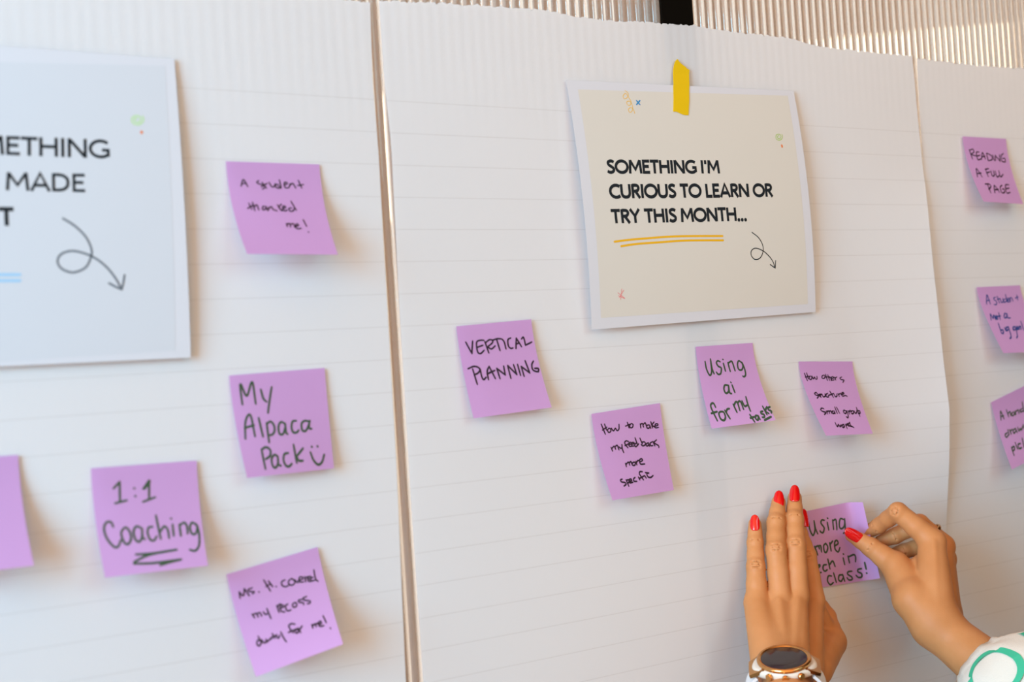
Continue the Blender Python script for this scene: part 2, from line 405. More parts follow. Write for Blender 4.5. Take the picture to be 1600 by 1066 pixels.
NOTES = {
 'student': {'P': [[-142.8, -0.8, -52.4], [-65.8, -0.8, -52.6], [-143.5, -27.0, -122.6], [-68.5, -25.0, -123.6]], 'k': 0.45, 'mode': 0, 'ink': '130,268 163,194 200,270;147,240 185,235;324,203 300,218 320,237 359,248 383,269 352,295;356,220 395,283;342,270 409,229;431,218 453,264 480,263 495,231;532,262 518,237 496,245 503,273 536,279 554,250;545,187 554,279;590,242 627,227 612,210 592,225 597,271 635,273;639,270 658,226;652,244 683,222 695,236 711,275;750,188 778,273;736,246 801,233;179,453 196,519;154,510 226,470;219,442 226,533;221,498 260,469 269,525;340,482 318,489 311,521 339,517 355,488;356,485 363,530;372,523 386,491;383,502 414,487 422,515 463,532;480,465 509,528;524,457 489,493 523,528;527,506 565,491 548,474 530,496 543,531 577,520;627,497 598,501 605,533 642,525 658,497;635,423 674,521;530,668 531,703;534,678 565,668 565,706;573,678 607,670 610,709;623,702 658,687 649,670 628,684 627,723 678,719;725,623 744,697;745,756 748,760'},
 'alpaca': {'P': [[-150.8, -0.8, -208.1], [-72.4, -0.8, -206.7], [-146.9, -11.6, -282.2], [-72.5, -5.8, -282.3]], 'k': 0.4, 'mode': 0, 'ink': '100,335 104,110 155,248 226,97 237,340;306,190 322,291 351,328;421,173 350,443;71,668 100,520 143,446 169,470 176,654;84,568 185,549;245,484 259,664;320,540 313,721;317,554 360,529 392,567 390,622 361,653 329,657;509,563 473,543 439,585 439,653 478,656 512,591 513,560;513,560 511,645 524,663;636,546 597,550 577,603 589,652 628,655 650,637;772,565 730,554 691,579 690,640 724,650 758,612 785,559;781,558 768,626 794,635;218,776 219,943;217,779 268,761 309,787 298,837 244,863;378,849 346,834 306,868 307,929 336,941 370,904 378,849;378,849 371,916 395,931;499,831 457,837 435,885 451,935 486,944 519,925;572,764 577,921;670,804 589,866;587,873 605,905 650,909;769,796 773,800;834,798 839,801;748,845 770,912 816,955 866,937 901,876'},
 'coaching': {'P': [[-257.1, -0.8, -265.3], [-180.0, -0.8, -266.9], [-258.6, -18.7, -338.1], [-184.3, -18.7, -339.7]], 'k': 0.45, 'mode': 0, 'ink': '194,217 255,155;255,155 242,353;196,360 307,341;384,230 388,233;388,306 392,310;468,245 531,164;531,164 516,352;482,246 538,176;457,369 575,335;153,574 138,531 100,527 70,566 68,627 92,697 139,755 175,748 204,701;240,603 217,641 230,717 265,741 301,697 299,636 270,592 240,603;417,616 370,591 335,632 339,701 370,731 405,694 417,616;417,616 412,694 431,713;519,609 482,612 464,659 480,721 515,731 545,700;564,508 581,724;588,657 630,616 659,650 662,725;712,606 709,709;703,549 707,552;778,612 778,716;781,619 828,599 849,640 847,702;936,627 902,606 877,649 888,706 925,709 948,656 937,620;950,635 958,713 949,794 927,839 889,861 846,847;323,837 488,844 718,834;718,834 458,851 297,897;297,897 290,913;290,913 480,926 746,922;746,922 633,934 534,950'},
 'recess': {'P': [[-162.4, -0.8, -350.1], [-87.9, -0.8, -339.6], [-153.8, -20.2, -422.3], [-87.4, -29.4, -408.9]], 'k': 0.4, 'mode': 0, 'ink': '87,231 81,300;89,240 120,285 145,214;145,214 178,304;226,233 182,238 192,262 238,280 215,296;283,295 287,299;361,187 404,325;407,214 437,288;367,266 423,248;471,295 475,299;580,258 542,266 537,304 570,330 604,325;654,265 615,281 613,320 649,335 680,309 654,265;678,285 708,326 738,304;718,305 770,306 767,285 736,279 733,326 771,338;795,289 793,345;793,313 821,298 835,310;817,332 860,325 853,303 827,307 825,350 864,358;881,324 856,324 856,356 897,357;907,247 904,347 924,380;157,488 172,528;163,496 199,493 210,532;209,500 237,497 249,533;275,502 290,531 314,528;320,483 333,583;428,483 434,553;429,505 457,481 479,487;453,519 497,518 495,500 463,501 457,546 494,567;546,504 520,511 515,552 534,568 563,566;621,512 593,522 596,551 629,550 638,521 621,512;704,504 664,503 670,523 710,538 708,559;761,491 719,497 729,518 786,546 772,564 748,560;171,733 132,731 116,762 137,777 171,752;152,698 163,763;180,739 189,767 214,764 222,744;221,747 228,771;301,715 312,760;269,748 344,740;236,761 283,752;330,746 349,770 372,751;393,728 402,779 418,821;560,703 525,689 492,700 500,735 519,770;469,752 568,748;567,751 540,759 548,781 579,774 567,751;582,745 594,788;586,766 629,739;734,755 734,788;737,769 770,759 773,786;776,767 803,761 805,788;810,776 840,772 835,753 811,760 812,793 855,799;878,715 891,782;916,838 919,842'},
 'blank': {'P': [[-381.8, -0.8, -251.3], [-305.9, -0.8, -251.9], [-381.3, -23.8, -322.7], [-307.2, -23.7, -323.3]], 'k': 0.45, 'mode': 0, 'ink': ''},
 'vertical': {'P': [[49.5, -0.8, -179.8], [124.8, -0.8, -176.7], [55.0, -8.8, -254.1], [133.2, -9.9, -250.8]], 'k': 0.4, 'mode': 0, 'ink': '94,211 151,354;151,354 185,207;331,213 284,208 234,228 227,338 261,364 315,331;232,288 309,271;342,230 369,367;348,243 406,212 443,224 434,255 365,296;365,296 412,324 466,294;439,223 512,210 572,219;501,221 520,354;572,219 595,262 602,342;688,218 649,235 640,307 664,341 696,340;734,351 763,225;763,225 813,335;748,301 792,285;831,244 858,222 868,264 869,324;869,324 962,293;66,516 143,498 198,514 213,544 175,576 130,585;124,525 142,686;219,534 218,608 233,647 272,627;295,653 301,567 339,517;339,517 385,652;294,594 400,566;444,658 431,547;431,547 522,627;522,627 527,531;584,668 580,529;580,529 672,638;672,638 659,529;712,531 717,649;761,664 754,556;754,556 845,637;845,637 822,500;931,514 898,552 895,606 928,627 962,634;962,634 972,602 925,594'},
 'feedback': {'P': [[182.2, -0.8, -259.5], [260.5, -0.8, -255.5], [187.9, -14.3, -333.3], [261.3, -10.6, -332.1]], 'k': 0.4, 'mode': 0, 'ink': '117,158 151,295;163,165 178,245;120,237 190,208;216,227 191,247 202,279 234,269 236,238 216,227;250,232 273,270 305,240 325,274 355,255 365,198;489,189 502,264;455,234 528,218;547,212 517,232 520,263 551,263 566,231 547,212;672,234 671,287;674,246 703,234 713,282;714,251 744,232 758,280;801,267 769,267 760,296 789,307 808,279;805,268 816,311;830,229 843,310;878,239 845,273 876,304;878,293 929,288 923,268 891,272 884,312 933,315;193,461 203,504;203,473 240,453 252,490;245,464 285,448 297,502;306,469 327,489 347,481;356,447 348,495 357,541;459,425 426,413 400,431 413,468 432,495;395,466 471,448;455,460 500,458 491,439 458,446 458,481 493,486;498,465 536,459 530,445 503,448 498,483 533,487;578,454 542,471 548,499 584,483;564,395 581,476 600,471;633,408 653,478;634,482 656,502 696,490 693,462 658,457;735,477 705,491 717,513 749,497;745,475 753,518;800,475 770,485 773,513 804,517;815,470 834,524;872,459 830,486 889,527 889,548;347,660 348,696;353,670 395,652 402,686;401,663 432,650 439,683;470,661 442,674 450,694 483,692 491,667 470,661;508,656 509,695;513,669 537,653 559,655;558,671 609,658 600,640 565,649 566,692 629,699;238,815 208,821 218,841 265,852 275,871 236,885;293,828 308,893;295,834 329,832 328,856 298,862;331,850 376,843 368,827 337,835 339,863 387,862;437,819 409,831 408,855 449,860;488,821 500,850;566,774 530,770 514,790 537,829 555,856;496,837 578,819;589,817 603,843;662,797 627,802 635,834 674,844 717,830;608,788 653,796'},
 'using': {'P': [[307.9, -0.8, -207.8], [380.0, -0.8, -207.4], [311.2, -10.8, -282.0], [384.5, -19.1, -280.0]], 'k': 0.4, 'mode': 0, 'ink': '132,220 137,325 174,406 217,354 229,193;229,193 231,316 249,392;386,240 347,225 321,252 343,299 388,326 361,395 317,404 294,375;439,264 450,370;439,210 444,214;518,261 530,379;521,269 579,244 599,274 614,376;757,276 710,248 678,295 681,361 731,372 765,326 758,271;766,280 785,367 778,439 743,464 725,455;440,552 387,545 356,590 368,641 419,624 445,553;445,553 433,639 459,652;506,553 518,642;496,517 500,522;147,784 130,739 95,743 76,781 117,927;57,845 151,834;207,838 171,855 175,913 218,933 256,901 250,848 207,838;277,831 317,922;287,851 320,821 355,817;436,776 454,865;447,784 486,753 511,762 509,850;508,768 548,747 569,766 572,841;591,750 607,810 649,803;675,708 667,788 669,869;640,907 671,988;628,945 696,935;757,930 725,927 707,958 731,974 763,937;762,930 767,970;859,888 827,893 821,912 861,926 844,954 817,952;889,836 903,929;953,845 903,889 939,919;1001,849 965,860 960,883 997,897 980,916;830,985 954,957'},
 'others': {'P': [[439.7, -0.8, -227.8], [515.5, -0.8, -231.6], [446.8, -22.5, -299.2], [509.9, -25.0, -302.3]], 'k': 0.3, 'mode': 0, 'ink': '74,221 94,343;115,216 122,318;72,288 151,271;176,271 147,284 145,323 177,319 193,280 176,271;201,271 212,319 242,285 252,319 283,315 289,276;425,255 386,273 381,308 421,308 441,273 425,255;459,242 467,343;431,291 520,283;497,251 508,343;503,309 538,292 537,347;546,318 595,305 586,283 557,296 550,339 597,335;614,292 626,340;620,310 662,288;754,289 712,310 732,332 781,341 749,378;189,511 146,525 160,546 204,561 163,588;191,518 231,568;187,554 260,533;238,537 245,579;238,555 280,534;284,537 290,573 332,563 342,535;397,528 359,542 352,574 394,574;452,500 479,583;393,557 511,530;512,537 521,573 556,566 570,538;592,534 601,570;598,545 646,531;648,549 708,536 704,521 669,528 661,567 727,561 754,572;210,717 167,710 139,734 175,750 220,760 170,784;239,742 240,776;248,752 287,743 282,771;293,749 329,744 325,771;377,744 342,756 344,775 381,769 396,748;396,748 392,776;434,701 432,773;469,705 480,774;629,749 590,742 568,766 597,779 641,755;646,749 634,804 605,827 587,815;673,749 674,786;675,762 720,744;749,750 719,762 720,784 765,776 774,754 749,750;792,751 796,779 827,773 851,746;860,714 867,814;858,752 902,753 897,778 854,783;311,874 314,914 365,895 367,918 412,899;453,897 413,910 420,927 463,917 470,897 453,897;500,895 502,937;499,909 557,887;605,877 597,919;610,877 540,907 602,914 649,931'},
 'reading': {'P': [[712.9, -0.8, -1.8], [788.3, -0.8, -1.7], [713.4, -21.1, -74.0], [789.3, -15.9, -75.2]], 'k': 0.4, 'mode': 0, 'ink': '110,224 136,375;115,235 194,214 206,262 137,300 235,325;322,257 262,266 257,382 328,368;260,324 331,310;341,379 402,266 438,365;363,338 445,318;491,275 495,391;501,268 591,307 597,365 512,391;628,293 640,386;666,385 686,297;686,297 774,393;774,393 790,287;891,260 830,298 819,386 893,394 902,342 850,344;118,651 161,526 230,648;146,603 238,589;369,530 380,637;360,530 451,516;367,584 453,565;487,548 482,623 540,611 548,546;588,550 587,636 649,618;678,541 675,633 757,593;232,752 329,749 349,784 265,827;287,760 284,871;383,868 448,765 505,859;423,827 511,814;639,754 574,787 559,857 632,855 656,809 610,811;813,743 729,751 684,858 779,850;704,803 793,790'},
 'goal': {'P': [[718.6, -0.8, -162.8], [794.8, -0.8, -162.3], [731.0, -19.4, -234.5], [807.3, -20.6, -236.0]], 'k': 0.25, 'mode': 0, 'ink': '128,370 201,193 211,372;162,310 226,299;379,254 334,260 329,296 366,331 342,383 292,382;420,233 422,360;397,298 464,279;472,279 470,348 518,337 532,282;589,291 538,310 535,357 589,332;619,202 606,353;620,320 677,308 671,279 635,292 626,347 671,342;677,349 708,274 740,282 743,338;873,228 864,321;818,285 895,266;87,610 127,526 143,591 191,544 189,608;204,587 256,573 251,556 218,566 210,603 246,599;320,514 289,610;268,568 334,559;486,536 447,529 399,587 453,583 498,531;498,531 475,589 530,596;210,659 178,785;198,745 247,746 211,786 178,785;304,719 297,756;387,712 337,720 314,757 371,740;399,707 356,821 302,850;546,716 504,715 472,751 530,743;562,707 506,815 460,845;604,708 555,744 601,741 604,708;664,709 614,727 631,746;676,705 656,746;732,647 707,757'},
 'drawn': {'P': [[729.2, -0.8, -286.1], [799.5, -0.8, -269.8], [723.2, -25.1, -356.8], [804.2, -17.2, -342.9]], 'k': 0.4, 'mode': 0, 'ink': '121,348 166,215 199,352;143,298 209,304;306,239 314,353;311,308 376,292 371,356;445,321 392,334 411,369 464,356;468,321 478,375;491,372 504,318;509,334 571,325 568,382;673,335 609,344 618,375 678,372;712,243 693,391;176,558 114,566 124,608 193,589;207,521 202,592;247,533 255,601;257,556 310,545;373,556 320,567 321,607 377,590;386,553 397,615;442,557 447,610 496,585 503,613 576,569;582,557 579,608;160,756 157,862;163,769 225,761 211,800 162,804;278,751 283,813;276,726 281,732;383,767 327,765 316,815 382,821;463,716 436,829'},
 'held': {'P': [[429.1, -0.8, -370.5], [496.5, -18.0, -367.4], [445.1, -1.2, -444.2], [513.7, -18.0, -443.1], [493.6, -2.0, -367.6], [510.4, -2.2, -446.0]], 'k': 0.87, 'mode': 1, 'ink': '80,152 75,238 102,318 156,259 176,140;176,140 172,238 188,311;348,159 309,149 283,184 306,227 317,260 282,309 244,296 239,279;390,193 387,290;408,140 414,144;489,177 470,294;497,186 542,178 539,239 524,306;673,197 625,182 589,231 581,292 619,305 666,273 695,193;695,193 677,282 659,349 622,367;90,462 108,576;102,472 152,463 160,504;150,471 192,469 184,547;286,451 242,476 234,554 269,559 307,501 286,451;353,453 348,558;352,476 410,438;433,503 492,480 483,440 441,457 421,540 461,585 507,537;68,747 106,720 101,704 70,723 62,802 101,807;216,719 168,721 145,765 166,799 211,786;261,654 260,780;271,726 335,688 355,761;523,673 524,759;538,623 545,627;611,661 612,747;619,670 713,655 735,685 717,745;258,874 208,868 174,927 205,982 263,962;305,841 315,964;445,882 391,883 365,935 399,962 441,928;451,878 461,966;621,856 558,856 538,885 598,931 589,961 537,959 514,929;795,844 733,847 720,876 771,906 760,947 709,948 676,917;844,773 845,858;838,908 842,912'},
}

NOTE_INFO = {
 'student': ("lilac sticky note reading A student thanked me!, right of the pale blue poster", 'black', 1.15),
 'alpaca': ("lilac sticky note with green marker My Alpaca Pack and a smiley", 'green', 1.75),
 'coaching': ("lilac sticky note with green marker 1:1 Coaching, underlined in a zigzag", 'green', 1.7),
 'recess': ("tilted lilac sticky note reading Ms. H. covered my recess duty for me!", 'black', 1.3),
 'blank': ("lilac sticky note with no writing, cut off by the left side of the photo", None, 0),
 'vertical': ("lilac sticky note reading VERTICAL PLANNING in black capitals", 'black', 1.6),
 'feedback': ("lilac sticky note reading How to make my feedback more specific", 'black', 1.35),
 'using': ("lilac sticky note with green marker Using ai for my tasks", 'green', 1.9),
 'others': ("lilac sticky note reading How others structure small group work", 'black', 1.35),
 'reading': ("lilac sticky note reading READING A FULL PAGE, at upper right", 'black', 1.5),
 'goal': ("lilac sticky note with blue handwriting, second down on the right sheet", 'blue', 1.5),
 'drawn': ("tilted lilac sticky note in green marker starting A hand drawn, lowest at right", 'green', 1.8),
 'held': ("lilac sticky note reading Using more tech in class!, held between both hands", 'green', 1.9),
}
def make_note(key):
    N = NOTES[key]; label, ink, wd = NOTE_INFO[key]
    n = 24
    V = []; F = []
    for j in range(n+1):
        for i in range(n+1): V.append(mm(note_surf(N, i/n, j/n)))
    for j in range(n):
        for i in range(n):
            a = j*(n+1)+i; F.append((a, a+n+1, a+n+2, a+1))
    T = (np.array(N['P'][0])+np.array(N['P'][1]))/2
    root = thing('sticky_note', label, 'sticky note', mm(T), 'lilac sticky notes on the chart sheets')
    child('note_sheet', V, F, M_note, root, True)
    if ink:
        def surf(a, b, lift):
            u, v = a/76.0, b/76.0
            P = note_surf(N, u, v); e = 1e-3
            n_ = np.cross(note_surf(N, u+e, v)-P, note_surf(N, u, v+e)-P); n_ /= np.linalg.norm(n_)
            if n_[1] > 0: n_ = -n_
            return mm(P+n_*lift)
        I = Ink(surf, 0.10)
        for st in parse(N['ink']):
            I.stroke([(a*.076, b*.076) for a, b in st], wd, 0.8, taper=0.12)
        I.build('handwriting', {'black': M_pen_black, 'green': M_pen_green, 'blue': M_pen_blue}[ink], root)
    return root
for k in NOTE_INFO: make_note(k)

# ------------------------------------------------------------------ posters
def arc(cx, cy, rx, ry, a0, a1, n=10):
    return [(cx+rx*math.cos(math.radians(a0+(a1-a0)*i/n)), cy-ry*math.sin(math.radians(a0+(a1-a0)*i/n))) for i in range(n+1)]
# letters: cap height 1, y down; ('p' straight mitred | 's' smooth)
h = .085
GLYPH = {
 'S': (.56, [('s', [(.50, .17), (.40, .10), (.28, .085), (.14, .15), (.12, .28), (.20, .40), (.36, .52), (.47, .64), (.46, .80), (.34, .90), (.20, .91), (.05, .82)])]),
 'O': (.92, [('s', arc(.46, .5, .39, .42, 0, 370, 26))]),
 'M': (.92, [('p', [(.08, 1), (.14, 0)]), ('p', [(.84, 1), (.78, 0)]), ('p', [(.14, .03), (.46, .70), (.78, .03)])]),
 'E': (.56, [('p', [(.53, .085), (.11, .085), (.11, .915), (.54, .915)]), ('p', [(.11, .48), (.48, .48)])]),
 'T': (.62, [('p', [(.01, .085), (.61, .085)]), ('p', [(.31, .05), (.31, 1)])]),
 'H': (.78, [('p', [(.11, 0), (.11, 1)]), ('p', [(.67, 0), (.67, 1)]), ('p', [(.11, .48), (.67, .48)])]),
 'I': (.26, [('p', [(.13, 0), (.13, 1)])]),
 'N': (.82, [('p', [(.11, 1), (.11, 0)]), ('p', [(.71, 1), (.71, 0)]), ('p', [(.12, .04), (.70, .96)])]),
 'G': (.84, [('s', arc(.47, .5, .39, .42, 46, 318, 20)), ('p', [(.76, .90), (.76, .56), (.52, .56)])]),
 'C': (.74, [('s', arc(.47, .5, .39, .42, 50, 312, 20))]),
 'U': (.74, [('s', [(.10, 0), (.10, .3), (.10, .58), (.13, .76), (.22, .88), (.37, .915), (.52, .88), (.61, .76), (.64, .58), (.64, .3), (.64, 0)])]),
 'R': (.62, [('p', [(.11, 1), (.11, 0)]), ('s', [(.11, .085), (.30, .085), (.44, .12), (.51, .27), (.44, .44), (.30, .50), (.11, .50)]), ('p', [(.28, .50), (.57, 1)])]),
 'L': (.52, [('p', [(.11, 0), (.11, .915), (.50, .915)])]),
 'A': (.78, [('p', [(.05, 1), (.39, .02), (.73, 1)]), ('p', [(.17, .68), (.61, .68)])]),
 'Y': (.68, [('p', [(.04, 0), (.34, .50), (.64, 0)]), ('p', [(.34, .48), (.34, 1)])]),
 'D': (.78, [('p', [(.11, 0), (.11, 1)]), ('s', [(.08, .085), (.30, .085), (.48, .13), (.62, .28), (.66, .5), (.62, .72), (.48, .87), (.30, .915), (.08, .915)])]),
 "'": (.24, [('p', [(.12, 0), (.12, .30)])]),
 '.': (.25, [('s', [(.12, .92), (.13, .92)])]),
 ' ': (.28, []),
}
POSTERS = {
 'cream': {'P': [[177.5, -2.0, 26.0], [457.1, -2.0, 32.3], [464.4, -4.0, -181.4], [184.4, -6.0, -188.0]], 'bul': 6.0, 'inner': [[0.041, 0.037], [0.966, 0.024], [0.961, 0.962], [0.038, 0.956]], 'lines': [["SOMETHING I'M", [[0.11, 0.323], [0.592, 0.321], [0.59, 0.378], [0.108, 0.379]]], ['CURIOUS TO LEARN OR', [[0.108, 0.422], [0.826, 0.423], [0.825, 0.481], [0.107, 0.48]]], ['TRY THIS MONTH...', [[0.105, 0.524], [0.692, 0.525], [0.692, 0.584], [0.106, 0.581]]]], 'ink': {'underline': '220,1309 339,1298 458,1292 610,1285 764,1282 953,1286 1146,1292;271,1347 405,1333 556,1328 678,1323 813,1320 971,1323 1148,1329', 'arrow': '1419,1269 1477,1318 1511,1387 1506,1450 1475,1496 1429,1504 1398,1471 1400,1430 1436,1408 1491,1423 1545,1462 1593,1522 1615,1586;1570,1555 1596,1574 1616,1589;1616,1589 1624,1523', 'squiggle': '463,66 484,90 474,121 446,137 439,113 464,91 487,131 497,161 482,189 461,182 462,160 488,156 502,191 496,231 473,249 463,227 484,209 504,221 512,256', 'cross': '544,147 567,180;573,146 539,181', 'spiral': '1811,405 1814,421 1809,436 1798,449 1783,456 1767,457 1755,451 1747,441 1747,429 1752,417 1761,407 1773,403 1785,403 1794,408 1798,416 1798,426 1793,434 1786,441 1777,443 1769,442 1764,438 1761,432 1762,426 1766,420 1771,417 1777,416 1781,418', 'dot': '1794,505 1795,516', 'star': '221,1720 273,1767;273,1770 223,1744;253,1692 240,1776;269,1702 230,1760'}},
 'blue': {'P': [[-458.1, -2.0, 20.1], [-178.7, -2.0, 19.8], [-181.0, -4.0, -193.7], [-460.4, -4.0, -192.3]], 'bul': 3.5, 'inner': [[0.2, 0.074], [0.974, 0.026], [0.959, 0.975], [0.169, 0.991]], 'lines': [['METHING', [[0.494, 0.285], [0.814, 0.284], [0.812, 0.346], [0.491, 0.344]]], ['MADE', [[0.55, 0.399], [0.746, 0.397], [0.744, 0.457], [0.549, 0.455]]]], 'tee': [['T', [[0.531, 0.509], [0.567, 0.509], [0.567, 0.566], [0.53, 0.566]]]], 'ink': {'underline': '665,1428 878,1431 1148,1436;664,1464 877,1468 1147,1473', 'arrow': '1369,1083 1426,1131 1476,1198 1500,1266 1501,1315 1474,1389 1425,1422 1387,1423 1346,1396 1332,1351 1353,1308 1406,1289 1468,1306 1524,1340 1576,1396 1617,1465 1647,1537;1584,1498 1616,1521 1647,1540;1647,1540 1657,1497 1665,1447', 'spiral': '1806,402 1810,419 1807,436 1797,450 1784,459 1769,460 1757,455 1749,444 1747,430 1751,417 1759,406 1770,401 1781,401 1790,406 1795,415 1795,425 1792,435 1785,442 1777,445 1770,444 1764,440 1761,433 1762,426 1765,420 1769,417 1774,415 1778,417', 'dot': '1794,507 1795,512'}},
}

def make_poster(key, label, m_in, weight, ink_w):
    D = POSTERS[key]; Q = [np.array(q) for q in D['P']]; bul = D['bul']
    W_, H_ = 279.4, 215.9
    def base(u, v):
        P = (Q[0]*(1-u)+Q[1]*u)*(1-v)+(Q[3]*(1-u)+Q[2]*u)*v
        P = P.copy(); P[1] -= bul*4*v*(1-v); return P
    def surf(a, b, lift):
        P = base(a/W_, b/H_); e = 1e-3
        n_ = np.cross(base(a/W_+e, b/H_)-P, base(a/W_, b/H_+e)-P); n_ /= np.linalg.norm(n_)
        if n_[1] > 0: n_ = -n_
        return mm(P+n_*lift)
    root = thing('poster', label, 'poster', mm((Q[0]+Q[1])/2))
    def patch(q, lift, n=24):
        V = []; F = []
        for j in range(n+1):
            for i in range(n+1):
                u, v = i/n, j/n
                c = (np.array(q[0])*(1-u)+np.array(q[1])*u)*(1-v)+(np.array(q[3])*(1-u)+np.array(q[2])*u)*v
                V.append(surf(c[0]*W_, c[1]*H_, lift))
        for j in range(n):
            for i in range(n):
                a = j*(n+1)+i; F.append((a, a+n+1, a+n+2, a+1))
        return V, F
    V, F = patch([(0, 0), (1, 0), (1, 1), (0, 1)], 0.0)
    child('poster_sheet', V, F, M_white_card, root, True)
    V, F = patch(D['inner'], 0.08)
    child('printed_field', V, F, m_in, root, True)
    def text(name, lines, wfac):
        I = Ink(surf, 0.16)
        for s, q in lines:
            q = [np.array(a)*(W_, H_) for a in q]
            tot = sum(GLYPH[c][0] for c in s)
            capH = np.linalg.norm(q[3]-q[0]); 
            wd = wfac*capH
            def mp(x, y):
                u = x/tot
                return (q[0]*(1-u)+q[1]*u)*(1-y)+(q[3]*(1-u)+q[2]*u)*y
            x = 0
            for ch in s:
                gw, st = GLYPH[ch]
                for kind, pts in st:
                    P = [mp(x+a, b) for a, b in pts]
                    if ch == '.': I.stroke(P, wd*1.2)
                    elif kind == 'p': I.poly(P, wd)
                    else: I.stroke(P, wd, 0.8, caps=False)
                x += gw
        I.build(name, M_ink_print, root)
    text('printed_lettering', D['lines'], weight)
    if 'tee' in D: text('printed_lettering', D['tee'], 0.235)
    for name, (m_, wd) in ink_w.items():
        I = Ink(surf, 0.16)
        for st in parse(D['ink'][name]):
            I.stroke([(a/2000*W_, b/2000*H_) for a, b in st], wd, 0.8)
        I.build('printed_'+name, m_, root)
    return root
make_poster('cream', 'cream poster with white border, dark capitals and yellow underline, under yellow tape', M_cream, 0.235,
    dict(underline=(M_ink_yellow, 1.9), arrow=(M_ink_print, 0.95), squiggle=(M_ink_pale_yellow, 0.7), cross=(M_ink_blue, 1.3), spiral=(M_ink_green, 0.65), dot=(M_ink_orange, 2.2), star=(M_ink_pink, 0.6)))
make_poster('blue', 'pale blue poster with grey arrow, cut off by the left side of the photo', M_palebl, 0.178,
    dict(underline=(M_ink_sky, 2.0), arrow=(M_ink_grey, 1.5), spiral=(M_ink_pale_green, 1.1), dot=(M_ink_orange, 2.0)))

# yellow tape strip, torn at the top, pressed over the poster edge
topz = [(303.5, 44), (304.6, 47.2), (306.5, 51.0), (309.8, 53.6), (311.3, 51.2), (313.6, 49.4), (315.5, 48.3), (318.6, 46.9), (320.4, 45.2), (323.4, 44.2)]
nu, nt_ = 18, 26
def tape_y(z): return interp([(-5, -6.0), (0, -5.7), (15, -4.6), (26, -3.0), (30, -2.7), (40, -1.0), (60, -0.6)], z)
V = []; F = []
for lay in (0.0, 0.25):
    for j in range(nt_+1):
        t = j/nt_
        for i in range(nu+1):
            u = i/nu
            xt = 303.5+(323.4-303.5)*u; xb = 295.8+(313.9-295.8)*u
            zt = interp(topz, xt); zb = 4.0*(1-u)+1.2*u+0.5*math.sin(u*7)
            x = xb*(1-t)+xt*t; z = zb*(1-t)+zt*t
            V.append(mm((x, tape_y(z)+lay, z)))
mL_ = (nu+1)*(nt_+1)
for j in range(nt_):
    for i in range(nu):
        a = j*(nu+1)+i
        F.append((a, a+1, a+nu+2, a+nu+1)); F.append((mL_+a, mL_+a+nu+1, mL_+a+nu+2, mL_+a+1))
rim = list(range(nu+1))+[j*(nu+1)+nu for j in range(1, nt_+1)]+[nt_*(nu+1)+i for i in range(nu-1, -1, -1)]+[j*(nu+1) for j in range(nt_-1, 0, -1)]
for k in range(len(rim)):
    a, b = rim[k], rim[(k+1) % len(rim)]; F.append((a, mL_+a, mL_+b, b))
tp = mesh_obj('tape_strip', V, F, M_tape, loc=mm((309, -3, 28)))
tag(tp, 'short bright yellow tape strip with torn top, on the cream poster edge', 'tape')

